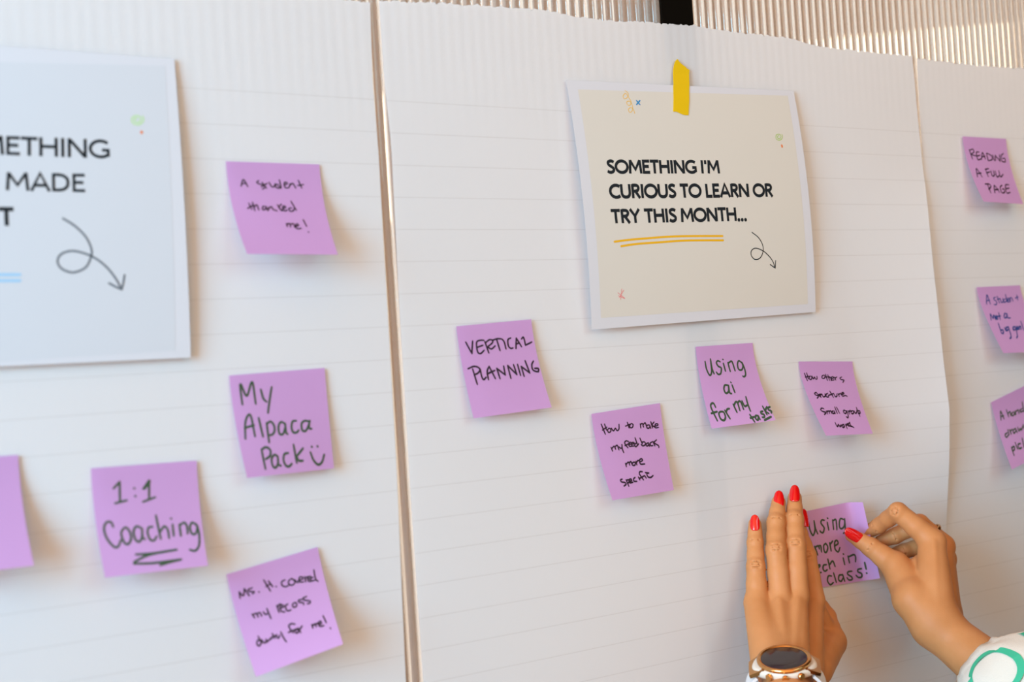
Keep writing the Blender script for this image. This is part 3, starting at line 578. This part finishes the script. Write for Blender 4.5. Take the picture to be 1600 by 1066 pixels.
# ------------------------------------------------------------------ the person: smooth blended solid -> one skin
def seg_dist(P, a, b, ra, rb):
    a = np.array(a); b = np.array(b); ab = b-a; L2 = float(ab@ab)+1e-9
    t = np.clip(((P-a)@ab)/L2, 0, 1)
    d = np.linalg.norm(P-a-t[..., None]*ab, axis=-1)
    return d-(ra+(rb-ra)*t)
def smin(a, b, k):
    hh = np.clip(.5+.5*(b-a)/k, 0, 1)
    return b*(1-hh)+a*hh-k*hh*(1-hh)
class Field:
    def __init__(self, lo, hi, vox):
        self.lo = np.array(lo, float); self.vox = vox
        n = np.ceil((np.array(hi)-self.lo)/vox).astype(int)+1
        self.ax = [self.lo[i]+vox*np.arange(n[i]) for i in range(3)]
        self.n = n
    def new(self): return np.full(tuple(self.n), 40.0*max(1, self.vox), np.float32)
    def cap(self, D, a, b, ra, rb, k, pad=None):
        pad = pad or max(ra, rb)+max(6.0, 3*k)+2*self.vox
        lo = np.minimum(a, b)-pad; hi = np.maximum(a, b)+pad
        i0 = np.clip(((lo-self.lo)/self.vox).astype(int), 0, self.n-1); i1 = np.clip(np.ceil((hi-self.lo)/self.vox).astype(int)+1, 1, self.n)
        if np.any(i1 <= i0): return
        sl = tuple(slice(i0[i], i1[i]) for i in range(3))
        G = np.stack(np.meshgrid(*[self.ax[i][sl[i]] for i in range(3)], indexing='ij'), -1).astype(np.float32)
        d = seg_dist(G, a, b, ra, rb).astype(np.float32)
        D[sl] = smin(D[sl], d, k)
    def cut(self, D, a, b, r, k):
        pad = r+4
        lo = np.minimum(a, b)-pad; hi = np.maximum(a, b)+pad
        i0 = np.clip(((lo-self.lo)/self.vox).astype(int), 0, self.n-1); i1 = np.clip(np.ceil((hi-self.lo)/self.vox).astype(int)+1, 1, self.n)
        if np.any(i1 <= i0): return
        sl = tuple(slice(i0[i], i1[i]) for i in range(3))
        G = np.stack(np.meshgrid(*[self.ax[i][sl[i]] for i in range(3)], indexing='ij'), -1).astype(np.float32)
        d = seg_dist(G, a, b, r, r).astype(np.float32)
        D[sl] = -smin(-D[sl], d, k)
    def mesh(self, D, smooth_it=2):
        """surface nets"""
        n = self.n
        ins = D < 0
        c = [ins[i:n[0]-1+i, j:n[1]-1+j, k:n[2]-1+k] for i in (0, 1) for j in (0, 1) for k in (0, 1)]
        s = sum(q.astype(np.int8) for q in c)
        cell = (s > 0) & (s < 8)
        idx = -np.ones(cell.shape, np.int64); ids = np.argwhere(cell); idx[cell] = np.arange(len(ids))
        acc = np.zeros((len(ids), 3)); cnt = np.zeros(len(ids))
        off = [(i, j, k) for i in (0, 1) for j in (0, 1) for k in (0, 1)]
        val = {o: D[ids[:, 0]+o[0], ids[:, 1]+o[1], ids[:, 2]+o[2]] for o in off}
        for o in off:
            for a in range(3):
                if o[a] == 0:
                    p = list(o); p[a] = 1; p = tuple(p)
                    v0, v1 = val[o], val[p]
                    m = (v0 < 0) != (v1 < 0)
                    t = np.where(m, v0/np.where(m, v0-v1, 1), 0)
                    q = np.tile(np.array(o, float), (len(ids), 1)); q[:, a] = t
                    acc[m] += q[m]; cnt[m] += 1
        V = self.lo+(ids+acc/cnt[:, None])*self.vox
        F = []
        for a in range(3):
            b, c_ = (a+1) % 3, (a+2) % 3
            sl0 = [slice(None)]*3; sl1 = [slice(None)]*3
            sl0[a] = slice(0, n[a]-1); sl1[a] = slice(1, n[a])
            A = ins[tuple(sl0)]; B = ins[tuple(sl1)]
            e = np.argwhere(A != B)
            ok = (e[:, b] > 0) & (e[:, c_] > 0) & (e[:, b] < n[b]-1) & (e[:, c_] < n[c_]-1)
            e = e[ok]
            fl = A[tuple(e.T)]
            def g(db, dc):
                q = e.copy(); q[:, b] += db; q[:, c_] += dc
                return idx[tuple(q.T)]
            quad = np.stack([g(-1, -1), g(0, -1), g(0, 0), g(-1, 0)], 1)
            quad[~fl] = quad[~fl][:, ::-1]
            F.append(quad)
        F = np.concatenate(F)
        used = np.unique(F); ren = -np.ones(len(V), np.int64); ren[used] = np.arange(len(used)); V = V[used]; F = ren[F]
        # light relaxation
        for _ in range(smooth_it):
            S = np.zeros_like(V); k = np.zeros(len(V))
            for i in range(4):
                np.add.at(S, F[:, i], V[F[:, (i+1) % 4]]); np.add.at(S, F[:, i], V[F[:, (i+3) % 4]]); np.add.at(k, F[:, i], 2)
            V = V*.5+.5*S/k[:, None]
        return V, F

HANDS = {
 'L': {'fingers': {'pinky': [[338.1, -26.0, -439.4, 10.5], [345.4, -20.0, -409.8, 8.4], [354.6, -12.0, -389.4, 7.4], [359.3, -8.5, -373.1, 5.9]], 'ring': [[355.3, -38.0, -437.4, 10.5], [363.3, -29.0, -396.4, 9.2], [375.9, -19.0, -373.4, 8.4], [388.7, -11.5, -356.2, 6.5]], 'middle': [[372.4, -43.0, -436.0, 10.5], [382.6, -35.0, -393.8, 9.3], [393.0, -26.0, -372.1, 8.4], [405.7, -16.0, -353.7, 6.5]], 'index': [[405.2, -32.0, -446.2, 10], [406.2, -26.0, -406.7, 8.5], [409.4, -16.0, -387.4, 7.2], [414.8, -9.5, -377.0, 5.8]], 'thumb': [[373.4, -56.0, -501.9, 16], [425.7, -29.0, -489.2, 14.5], [433.8, -18.0, -468.9, 10], [430.0, -11.0, -452.8, 7.5]]}, 'palm': [[[336.1, -27.0, -441.3, 11], [308.4, -68.0, -483.9, 17.5]], [[353.3, -38.0, -440.6, 9.5], [310.9, -78.0, -488.6, 14.5]], [[371.1, -43.0, -440.4, 9.5], [322.0, -80.0, -490.2, 14.5]], [[403.0, -32.0, -450.6, 9.5], [353.7, -64.0, -497.6, 16]], [[336.4, -34.0, -472.7, 13], [398.1, -32.0, -482.7, 14]], [[373.4, -56.0, -501.9, 16], [424.7, -29.0, -490.2, 14]], [[411.4, -27.0, -455.8, 9], [426.1, -28.0, -487.6, 10]], [[354.6, -22.0, -453.7, 9], [404.2, -26.0, -460.7, 9]]], 'tendon': [[[346.0, -45.2, -438.9, 3.4], [311.3, -82.2, -480.0, 3.4]], [[364.5, -50.1, -438.8, 3.4], [317.3, -85.4, -480.6, 3.4]], [[396.3, -39.0, -449.0, 3.2], [345.9, -69.1, -487.3, 3.2]], [[330.1, -34.7, -439.7, 2.4], [308.3, -74.0, -477.6, 2.4]]], 'arm': [[305.2, -89.4, -495.5, 21.5], [272.2, -119.1, -509.1, 23.0], [245.6, -297.7, -622.8, 36]]},
 'R': {'fingers': {'thumb': [[498.8, -70.0, -454.0, 18], [501.8, -48.0, -427.1, 12.6], [491.5, -28.0, -409.4, 9.1], [481.2, -15.0, -397.8, 6.4]], 'index': [[527.1, -74.0, -405.7, 12], [507.3, -51.0, -376.5, 9], [510.1, -24.0, -391.5, 7.6], [507.9, -11.0, -398.1, 5.8]], 'middle': [[563.0, -57.0, -415.3, 11.5], [546.3, -44.0, -392.2, 8.8], [528.8, -27.0, -403.4, 7.8], [520.7, -16.0, -408.0, 6]], 'ring': [[584.8, -41.0, -430.8, 11], [560.9, -38.0, -415.5, 8.4], [539.1, -28.0, -419.6, 7.4], [535.7, -18.0, -422.3, 5.8]], 'pinky': [[596.6, -29.0, -446.5, 10], [568.7, -36.0, -439.1, 7.4], [551.8, -30.0, -439.9, 6.6], [542.1, -27.0, -439.4, 5.4]]}, 'palm': [[[524.9, -74.0, -407.8, 12.5], [498.5, -94.0, -468.5, 19]], [[560.8, -56.0, -420.6, 11.5], [524.2, -80.0, -473.6, 17]], [[580.1, -42.0, -435.2, 11.5], [545.5, -66.0, -478.1, 16.5]], [[591.3, -32.0, -450.0, 11], [568.5, -50.0, -483.0, 16]], [[501.8, -48.0, -427.1, 12.2], [493.1, -73.0, -455.3, 17.8]], [[489.5, -76.0, -454.5, 18], [494.8, -92.0, -475.2, 20]], [[508.2, -58.0, -435.7, 10], [527.3, -66.0, -426.8, 12]], [[495.9, -74.0, -452.0, 14], [534.4, -68.0, -442.8, 14]]], 'tendon': [[[517.5, -82.3, -405.3, 2.6], [492.1, -101.7, -455.1, 2.6]], [[553.5, -63.3, -419.3, 2.6], [516.0, -88.4, -459.6, 2.6]], [[574.2, -49.0, -434.0, 2.4], [542.4, -71.8, -464.9, 2.4]]], 'arm': [[502.9, -93.0, -482.2, 20.2], [506.7, -151.8, -519.9, 24.5], [516.1, -299.0, -614.2, 38]]},
 'nails': [[[353.33, -14.27, -378.47], [357.72, -10.67, -364.65], [-0.661, -0.677, 0.322], 9.0], [[381.36, -18.27, -360.39], [390.21, -11.67, -346.04], [-0.562, -0.61, 0.559], 9.8], [[396.95, -23.84, -356.35], [407.65, -15.3, -342.6], [-0.507, -0.549, 0.664], 9.8], [[412.78, -20.91, -381.53], [419.27, -13.08, -366.13], [-0.093, -0.896, 0.435], 9.4], [[483.65, -25.94, -401.4], [468.08, -18.11, -390.76], [-0.367, -0.928, 0.062], 11.2]],
 'watch': {'c': [283.4, -108.0, -472.2], 'n': [-0.213, -0.208, 0.955], 'x': [-0.7, 0.714, -0.001], 'wrist': [289.9, -101.7, -501.3], 'rx': 31.0, 'rn': 26.0},
 'ring': {'c': [554.3, -50.2, -403.3], 'a': [-0.533, 0.415, 0.737], 'r': 11.6},
}
camp = np.array([-627.3, -1000.7, -215.6])
def toward(P): d = camp-np.array(P); return d/np.linalg.norm(d)

def hand(H, lo, hi, vox, arm_to, thumb_side):
    Fd = Field(lo, hi, vox)
    palm = Fd.new()
    for a, b in H['palm']: Fd.cap(palm, np.array(a[:3]), np.array(b[:3]), a[3], b[3], 5.0)
    for a, b in H['tendon']: Fd.cap(palm, np.array(a[:3]), np.array(b[:3]), a[3], b[3], 2.4)
    ar = H['arm']; a0 = np.array(ar[0][:3]); a1 = np.array(ar[1][:3]); a2 = np.array(ar[2][:3])
    Fd.cap(palm, a0, a1, ar[0][3], ar[1][3], 14.0); Fd.cap(palm, a1, a2, ar[1][3], ar[2][3], 8.0)
    total = None
    for name, c in H['fingers'].items():
        f_ = Fd.new()
        for i in range(len(c)-1):
            a, b = c[i], c[i+1]
            A, B = np.array(a[:3]), np.array(b[:3])
            # phalanx slightly waisted between its joints
            Mi = (A+B)/2; rm = (a[3]+b[3])/2*0.955
            Fd.cap(f_, A, Mi, a[3], rm, 2.2); Fd.cap(f_, Mi, B, rm, b[3], 2.2)
        # skin folds over the two finger joints, on the side of the nail
        if name != 'thumb' or thumb_side:
            for j, sp in ((1, (-2.6, 0, 2.6)), (2, (0,))):
                A, B, P2 = np.array(c[j-1][:3]), np.array(c[j][:3]), np.array(c[j+1][:3])
                ax = (P2-A)/np.linalg.norm(P2-A); v_ = toward(B); nn = v_-ax*(v_@ax); nn /= np.linalg.norm(nn); sd = np.cross(ax, nn)
                Fd.cap(f_, B+nn*(c[j][3]*.35), B+nn*(c[j][3]*.38), c[j][3]*.74, c[j][3]*.74, 3.0)
                for o in sp:
                    ctr = B+ax*o+nn*(c[j][3]*1.10)
                    Fd.cut(f_, ctr-sd*3.8-nn*.9, ctr+sd*3.8-nn*.9, 0.7, 0.7)
        f_ = smin(palm, f_, 5.0)
        total = f_ if total is None else smin(total, f_, 0.6)
    return Fd.mesh(total)

L, R = HANDS['L'], HANDS['R']
def bounds(H, pad, zmin=None):
    P = [q[:3] for c in H['fingers'].values() for q in c]+[q[:3] for s in H['palm'] for q in s]+[H['arm'][0][:3], H['arm'][1][:3]]
    P = np.array(P)
    return P.min(0)-pad, P.max(0)+pad
SV = []; SF = []
def addpart(V, F):
    b = sum(len(q) for q in SV); SV.append(V); SF.append(F+b)
lo, hi = bounds(L, 26); hi[1] = -0.5; V, F = hand(L, lo, hi, 0.8, 1, False); addpart(V, F)
lo, hi = bounds(R, 30); hi[1] = -0.5; V, F = hand(R, lo, hi, 0.8, 1, True); addpart(V, F)

# rest of the body, standing to the right of the camera's view
elL = np.array(L['arm'][2][:3]); elR = np.array(R['arm'][2][:3])
shL = np.array([408., -590., -295.]); shR = np.array([760., -640., -295.])
mid = (shL+shR)/2; back = np.array([0.12, -0.99, 0]); 
Fb = Field((200, -900, -1640), (960, -70, 120), 7.0)
D = Fb.new()
mL = np.array(L['arm'][1][:3]); mR = np.array(R['arm'][1][:3])
for a, b, ra, rb in ((mL+(elL-mL)*.04, elL, 22.6, 34), (mR+(elR-mR)*.10, elR, 23.5, 34), (elL, shL, 36, 46), (elR, shR, 36, 46)): Fb.cap(D, a, b, ra, rb, 10)
neck = mid+np.array([0, 0, 40.]); chest = mid+np.array([0, 0, -130.]); hip = mid+np.array([0, 0, -470.])
side = (shR-shL)/np.linalg.norm(shR-shL)
for s in (-1, 1):
    Fb.cap(D, mid+side*s*110+np.array([0, 0, -25.]), chest+side*s*85, 60, 95, 40)
    Fb.cap(D, chest+side*s*85, hip+side*s*70, 92, 98, 40)
    Fb.cap(D, hip+side*s*82, np.array([*(mid+side*s*88)[:2], -1160.]), 88, 55, 30)
    Fb.cap(D, np.array([*(mid+side*s*88)[:2], -1160.]), np.array([*(mid+side*s*90)[:2], -1560.]), 54, 36, 20)
    Fb.cap(D, np.array([*(mid+side*s*90)[:2], -1600.]), np.array([(mid+side*s*95)[0]-20, mid[1]+150, -1618.]), 36, 26, 20)
Fb.cap(D, mid+np.array([0, 0, -20.]), mid+np.array([-8, 25, 75.]), 56, 52, 30)
hd = mid+np.array([-20., 45., 165.])
Fb.cap(D, hd+np.array([0, -12, 28.]), hd+np.array([0, 8, 10.]), 78, 74, 20); Fb.cap(D, hd+np.array([-6, 30, -45.]), hd+np.array([-6, 40, -62.]), 50, 40, 30)
fw = np.array([-.25, .97, 0.]); sx = np.array([.97, .25, 0.])
Fb.cap(D, hd+fw*82+np.array([0, 0, 5.]), hd+fw*98+np.array([0, 0, -22.]), 9, 13, 10)
for s in (-1, 1): Fb.cap(D, hd+sx*s*80+np.array([0, 0, 12.]), hd+sx*s*82+np.array([0, 0, -22.]), 14, 9, 8)
V, F = Fb.mesh(D); addpart(V, F)
SVa = np.concatenate(SV); SFa = np.concatenate(SF)
person = thing('person', 'person pressing a lilac note with both hands, red nails, cream sleeve with green loops', 'person', mm((mid[0], mid[1], -Z0)))
child('body', [mm(q) for q in SVa], SFa, M_skin, person, True)

# fingernails
def nail(N):
    B, T, nn, wd = np.array(N[0]), np.array(N[1]), np.array(N[2]), N[3]
    ax = T-B; Ln = np.linalg.norm(ax); ax /= Ln; nn = nn-ax*(nn@ax); nn /= np.linalg.norm(nn); sd = np.cross(ax, nn)
    V = []; F = []; nu, nv = 16, 10
    r = wd*.62
    for lay in (0.0, 0.55):
        for i in range(nu+1):
            s = i/nu
            # rounded root, long almond tip
            ww = math.sqrt(max(0.0, 1-((.34-s)/.36)**2)) if s < .34 else math.sqrt(max(0.0, 1-((s-.34)/.665)**2.3))
            ww = max(ww, .04)
            for j in range(nv+1):
                a = (j/nv*2-1)*ww*math.asin(min(1, wd/2/r))
                arch = 0.7*math.sin(math.pi*s)+0.7
                V.append(mm(B+ax*Ln*s+sd*r*math.sin(a)+nn*(r*math.cos(a)-r+arch+lay)))
    m = (nu+1)*(nv+1)
    for i in range(nu):
        for j in range(nv):
            a = i*(nv+1)+j
            F.append((m+a, m+a+1, m+a+nv+2, m+a+nv+1)); F.append((a, a+nv+1, a+nv+2, a+1))
    rim = [j for j in range(nv+1)]+[i*(nv+1)+nv for i in range(1, nu+1)]+[nu*(nv+1)+j for j in range(nv-1, -1, -1)]+[i*(nv+1) for i in range(nu-1, 0, -1)]
    for k in range(len(rim)):
        a, b = rim[k], rim[(k+1) % len(rim)]; F.append((a, b, m+b, m+a))
    return V, F
for N in HANDS['nails']:
    V, F = nail(N)
    child('fingernail', V, F, M_nail, person, True)

# ------------------------------------------------------------------ shirt, trousers, hair (worn: parts of the person)
M_shirt = add_noise(mat('cream_knit_cotton', srgb(222, 214, 200), 0.85, spec=0.2), 60, 0.03, 0.3, 900)
M_loop = mat('green_loop_yarn', srgb(66, 178, 138), 0.85, spec=0.2)
M_jean = add_noise(mat('blue_denim', srgb(70, 84, 110), 0.9), 80, 0.1)
M_hair = add_noise(mat('dark_brown_hair', srgb(60, 40, 28), 0.45), 200, 0.2)
def tube_mesh(path, rads, n=40, squash=1.0, close=False, up=(0, 0, 1)):
    V = []; F = []; P = [np.array(q, float) for q in path]
    frames = []
    for i in range(len(P)):
        d = P[min(i+1, len(P)-1)]-P[max(i-1, 0)]; d /= np.linalg.norm(d)
        s = np.cross(d, up); s /= np.linalg.norm(s); t = np.cross(s, d); frames.append((s, t))
        for k in range(n):
            a = 2*math.pi*k/n
            V.append(P[i]+rads[i]*(s*math.cos(a)+t*math.sin(a)*squash))
    for i in range(len(P)-1):
        for k in range(n): F.append((i*n+k, i*n+(k+1) % n, (i+1)*n+(k+1) % n, (i+1)*n+k))
    return V, F, frames
def sleeve(arm, el, sh, c0):
    a0 = np.array(arm[0][:3]); d = (el-a0)/np.linalg.norm(el-a0); Ltot = np.linalg.norm(el-a0)
    path = [a0+d*c0]; rad = [29]
    for t, r in ((5, 32), (10, 40), (20, 52), (38, 62), (70, 66), (105, 64)): path.append(a0+d*(c0+t)+np.array([0, 0, -0.06*t])); rad.append(r)
    path += [el, el*.7+sh*.3, el*.3+sh*.7, sh, sh*.6+mid*.4+np.array([0, 0, -20.])]; rad += [60, 60, 60, 62, 60]
    return path, rad
SLV = []
b = 0; VV = []; FF = []
for arm, el, sh, c0 in ((L['arm'], elL, shL, 100), (R['arm'], elR, shR, 50)):
    path, rad = sleeve(arm, el, sh, c0)
    V, F, fr = tube_mesh(path, rad, 48)
    V = [v_+0.8*np.array([math.sin(i*.9), math.cos(i*1.7), math.sin(i*1.3)]) for i, v_ in enumerate(V)]
    SLV.append((path, rad, fr))
    VV += [mm(q) for q in V]; FF += [tuple(i+b for i in f_) for f_ in F]; b = len(VV)
Fs = Field((230, -900, -940), (960, -380, -120), 8.0); D = Fs.new()
for s in (-1, 1):
    Fs.cap(D, mid+side*s*115+np.array([0, 0, -25.]), chest+side*s*88, 74, 106, 40)
    Fs.cap(D, mid+side*s*120+np.array([0, 0, -15.]), mid+side*s*172+np.array([0, 0, -8.]), 66, 60, 30)
    Fs.cap(D, chest+side*s*88, hip+side*s*78+np.array([0, 0, -40.]), 104, 116, 40)
V, F = Fs.mesh(D)
VV += [mm(q) for q in V]; FF += [tuple(int(i)+b for i in f_) for f_ in F]
shirt = child('shirt', VV, FF, M_shirt, person, True)
so = shirt.modifiers.new('cloth', 'SOLIDIFY'); so.thickness = 0.0012; so.offset = -1
# green loops knitted round the right sleeve
for path, rad, fr in SLV:
    LV = []; LF = []
    cum = np.concatenate([[0], np.cumsum([np.linalg.norm(np.array(path[i+1])-np.array(path[i])) for i in range(len(path)-1)])])
    def slv_pt(s, a, lift):
        i = int(np.clip(np.searchsorted(cum, s, 'right')-1, 0, len(path)-2)); t = (s-cum[i])/(cum[i+1]-cum[i])
        P = np.array(path[i])*(1-t)+np.array(path[i+1])*t; r = rad[i]*(1-t)+rad[i+1]*t
        S = fr[i][0]*(1-t)+fr[i+1][0]*t; T = fr[i][1]*(1-t)+fr[i+1][1]*t
        return mm(P+(r+lift)*(S*math.cos(a)+T*math.sin(a)))
    def loop_band(pts, wd):
        S = catmull(pts, .08); n = len(S); b = len(LV)
        for i in range(n):
            d = S[min(i+1, n-1)]-S[max(i-1, 0)]; d /= np.linalg.norm(d)+1e-9
            nn = np.array([-d[1], d[0]])*wd/2
            for q in (S[i]+nn, S[i]-nn): LV.append(slv_pt(max(.5, q[0]*40), q[1]*40/48., 2.4))
        for i in range(n-1): LF.append((b+2*i, b+2*i+1, b+2*i+3, b+2*i+2))
    for k in range(6):
        for s0 in (0.85, 2.5, 4.2):
            a0 = .63+k*1.26*48/40+(.35 if s0 == 2.5 else 0.0)
            loop_band([(s0+.55*math.copysign(abs(math.cos(t))**.85, math.cos(t)), a0+.46*math.copysign(abs(math.sin(t))**.85, math.sin(t))) for t in np.linspace(0, 2*math.pi, 49)], .12)
    child('loop_pattern', LV, LF, M_loop, shirt, True)
def coarse(name, caps, m, lo, hi, vox=8.0, k=30):
    Fq = Field(lo, hi, vox); D = Fq.new()
    for a, b_, ra, rb in caps: Fq.cap(D, np.array(a, float), np.array(b_, float), ra, rb, k)
    V, F = Fq.mesh(D)
    return child(name, [mm(q) for q in V], F, m, person, True)
tc_ = []
for s in (-1, 1):
    q = mid+side*s*82
    tc_ += [((q[0], q[1], hip[2]+20), (q[0], q[1], -1160), 100, 68), ((q[0], q[1], -1160), (q[0], q[1], -1570), 68, 52)]
coarse('trousers', tc_, M_jean, (230, -900, -1640), (960, -380, -600))
coarse('hair', [(hd+np.array([6, -22, 40.]), hd+np.array([4, -14, 20.]), 86, 84), (hd+np.array([10, -60, 10.]), hd+np.array([14, -105, -190.]), 70, 48)], M_hair, (380, -900, -240), (760, -480, 130))

# ------------------------------------------------------------------ watch
M_gold = mat('rose_gold_metal', srgb(214, 160, 100), 0.18, metal=1.0)
M_glass = mat('dark_watch_glass', srgb(46, 34, 32), 0.12, spec=0.5)
M_strap = mat('white_rubber', srgb(216, 214, 214), 0.45)
M_casew = mat('cream_case_enamel', srgb(214, 204, 190), 0.3)
wa = HANDS['watch']
wc = np.array(wa['c']); wn = np.array(wa['n']); wx = np.array(wa['x']); wy = np.cross(wn, wx)   # wy: along the arm, towards the elbow
watch = thing('wristwatch', 'round dark-faced wristwatch with gold rim and white strap on the left wrist', 'watch', mm(wc))
def revolve(name, prof, m, n=56, smooth=True, parent=watch):
    V = []; F = []
    for r, h_ in prof:
        for k in range(n):
            a = 2*math.pi*k/n
            V.append(mm(wc+r*(wx*math.cos(a)+wy*math.sin(a))+wn*h_))
    for i in range(len(prof)-1):
        for k in range(n): F.append((i*n+k, i*n+(k+1) % n, (i+1)*n+(k+1) % n, (i+1)*n+k))
    F.append(tuple(range(n))[::-1]); F.append(tuple(range((len(prof)-1)*n, len(prof)*n)))
    return child(name, V, F, m, parent, smooth)
V = []; F = []; n = 64
prof = [(.80, -10.0), (.93, -9.0), (1.0, -6.5), (1.0, -4.0), (.97, -2.2), (.90, -1.2)]
for r, h_ in prof:
    for k in range(n):
        a = 2*math.pi*k/n; ca, sa = math.cos(a), math.sin(a)
        rr = 22.6+4.2*abs(ca)**3                      # longer along the strap
        drop = -2.4*abs(ca)**4
        V.append(mm(wc+r*rr*(wx*ca+wy*sa*.98)+wn*(h_+drop)))
for i in range(len(prof)-1):
    for k in range(n): F.append((i*n+k, i*n+(k+1) % n, (i+1)*n+(k+1) % n, (i+1)*n+k))
F.append(tuple(range(n))[::-1]); F.append(tuple(range((len(prof)-1)*n, len(prof)*n)))
child('watch_case', V, F, M_casew, watch, True)
bz = revolve('bezel', [(21.6, -2.2), (22.6, -1.2), (22.6, 0.6), (21.6, 1.7), (19.8, 1.5), (19.2, .7)], M_gold)
revolve('watch_face', [(19.3, -0.5), (19.3, 0.75), (18.6, 0.95), (10, 1.1)], M_glass)
# lugs: a gold wedge each side along the strap
for s in (-1, 1):
    V = []
    for x_, y_, h_ in ((17, -15, -1.4), (17, 15, -1.4), (29.5, 11.5, -8.0), (29.5, -11.5, -8.0), (16, -15, -4.5), (16, 15, -4.5), (28.5, 11.5, -11), (28.5, -11.5, -11)):
        V.append(mm(wc+wx*x_*s+wy*y_+wn*h_))
    child('lug', V, [(0, 1, 2, 3), (7, 6, 5, 4), (0, 4, 5, 1), (1, 5, 6, 2), (2, 6, 7, 3), (3, 7, 4, 0)], M_gold, watch)
for ang in (58, 90, 122):
    a = math.radians(ang); d = wx*math.cos(a)+wy*math.sin(a)
    s = np.cross(d, wn); V = []; F = []; n = 18
    for rr, dd in ((1.6, 21), (1.6, 23.4), (2.7, 23.4), (2.9, 24), (2.9, 25.6), (2.4, 26.2)):
        for k in range(n):
            t = 2*math.pi*k/n; V.append(mm(wc+d*dd+wn*-5.0+rr*(s*math.cos(t)+wn*math.sin(t))))
    for i in range(5):
        for k in range(n): F.append((i*n+k, i*n+(k+1) % n, (i+1)*n+(k+1) % n, (i+1)*n+k))
    F.append(tuple(range(5*n, 6*n)))
    child('button', V, F, M_gold, watch)
# strap: band round the wrist
wcen = np.array(wa['wrist']); ra_, rb_ = wa['rx'], wa['rn']
V = []; F = []; n = 60
for k in range(n+1):
    t = math.radians(46)+(math.radians(360-92))*k/n      # open at the case
    c_ = wcen+wx*math.sin(t)*ra_+wn*math.cos(t)*rb_
    o_ = wx*math.sin(t)+wn*math.cos(t); o_ /= np.linalg.norm(o_)
    for hw, th in ((-11, 0), (11, 0), (11, 2.6), (-11, 2.6)): V.append(mm(c_+wy*hw+o_*th))
for k in range(n):
    for j in range(4): F.append((k*4+j, k*4+(j+1) % 4, k*4+4+(j+1) % 4, k*4+4+j))
F.append((3, 2, 1, 0)); F.append((n*4, n*4+1, n*4+2, n*4+3))
child('strap', V, F, M_strap, watch, False)

# ------------------------------------------------------------------ ring on the right hand
rg = HANDS['ring']
P0 = np.array(rg['c']); ax = np.array(rg['a']); e1 = np.cross(ax, [0, 0, 1.]); e1 /= np.linalg.norm(e1); e2 = np.cross(ax, e1)
V = []; F = []; n, m_ = 48, 10
for i in range(n):
    t = 2*math.pi*i/n; o_ = e1*math.cos(t)+e2*math.sin(t)
    for j in range(m_):
        q = 2*math.pi*j/m_
        V.append(mm(P0+o_*(rg['r']+.9*math.cos(q))+ax*1.9*math.sin(q)))
for i in range(n):
    for j in range(m_): F.append((i*m_+j, i*m_+(j+1) % m_, ((i+1) % n)*m_+(j+1) % m_, ((i+1) % n)*m_+j))
ring = mesh_obj('finger_ring', V, F, M_gold, smooth=True, loc=mm(P0))
tag(ring, 'thin gold ring on a finger of the right hand holding the note', 'ring')
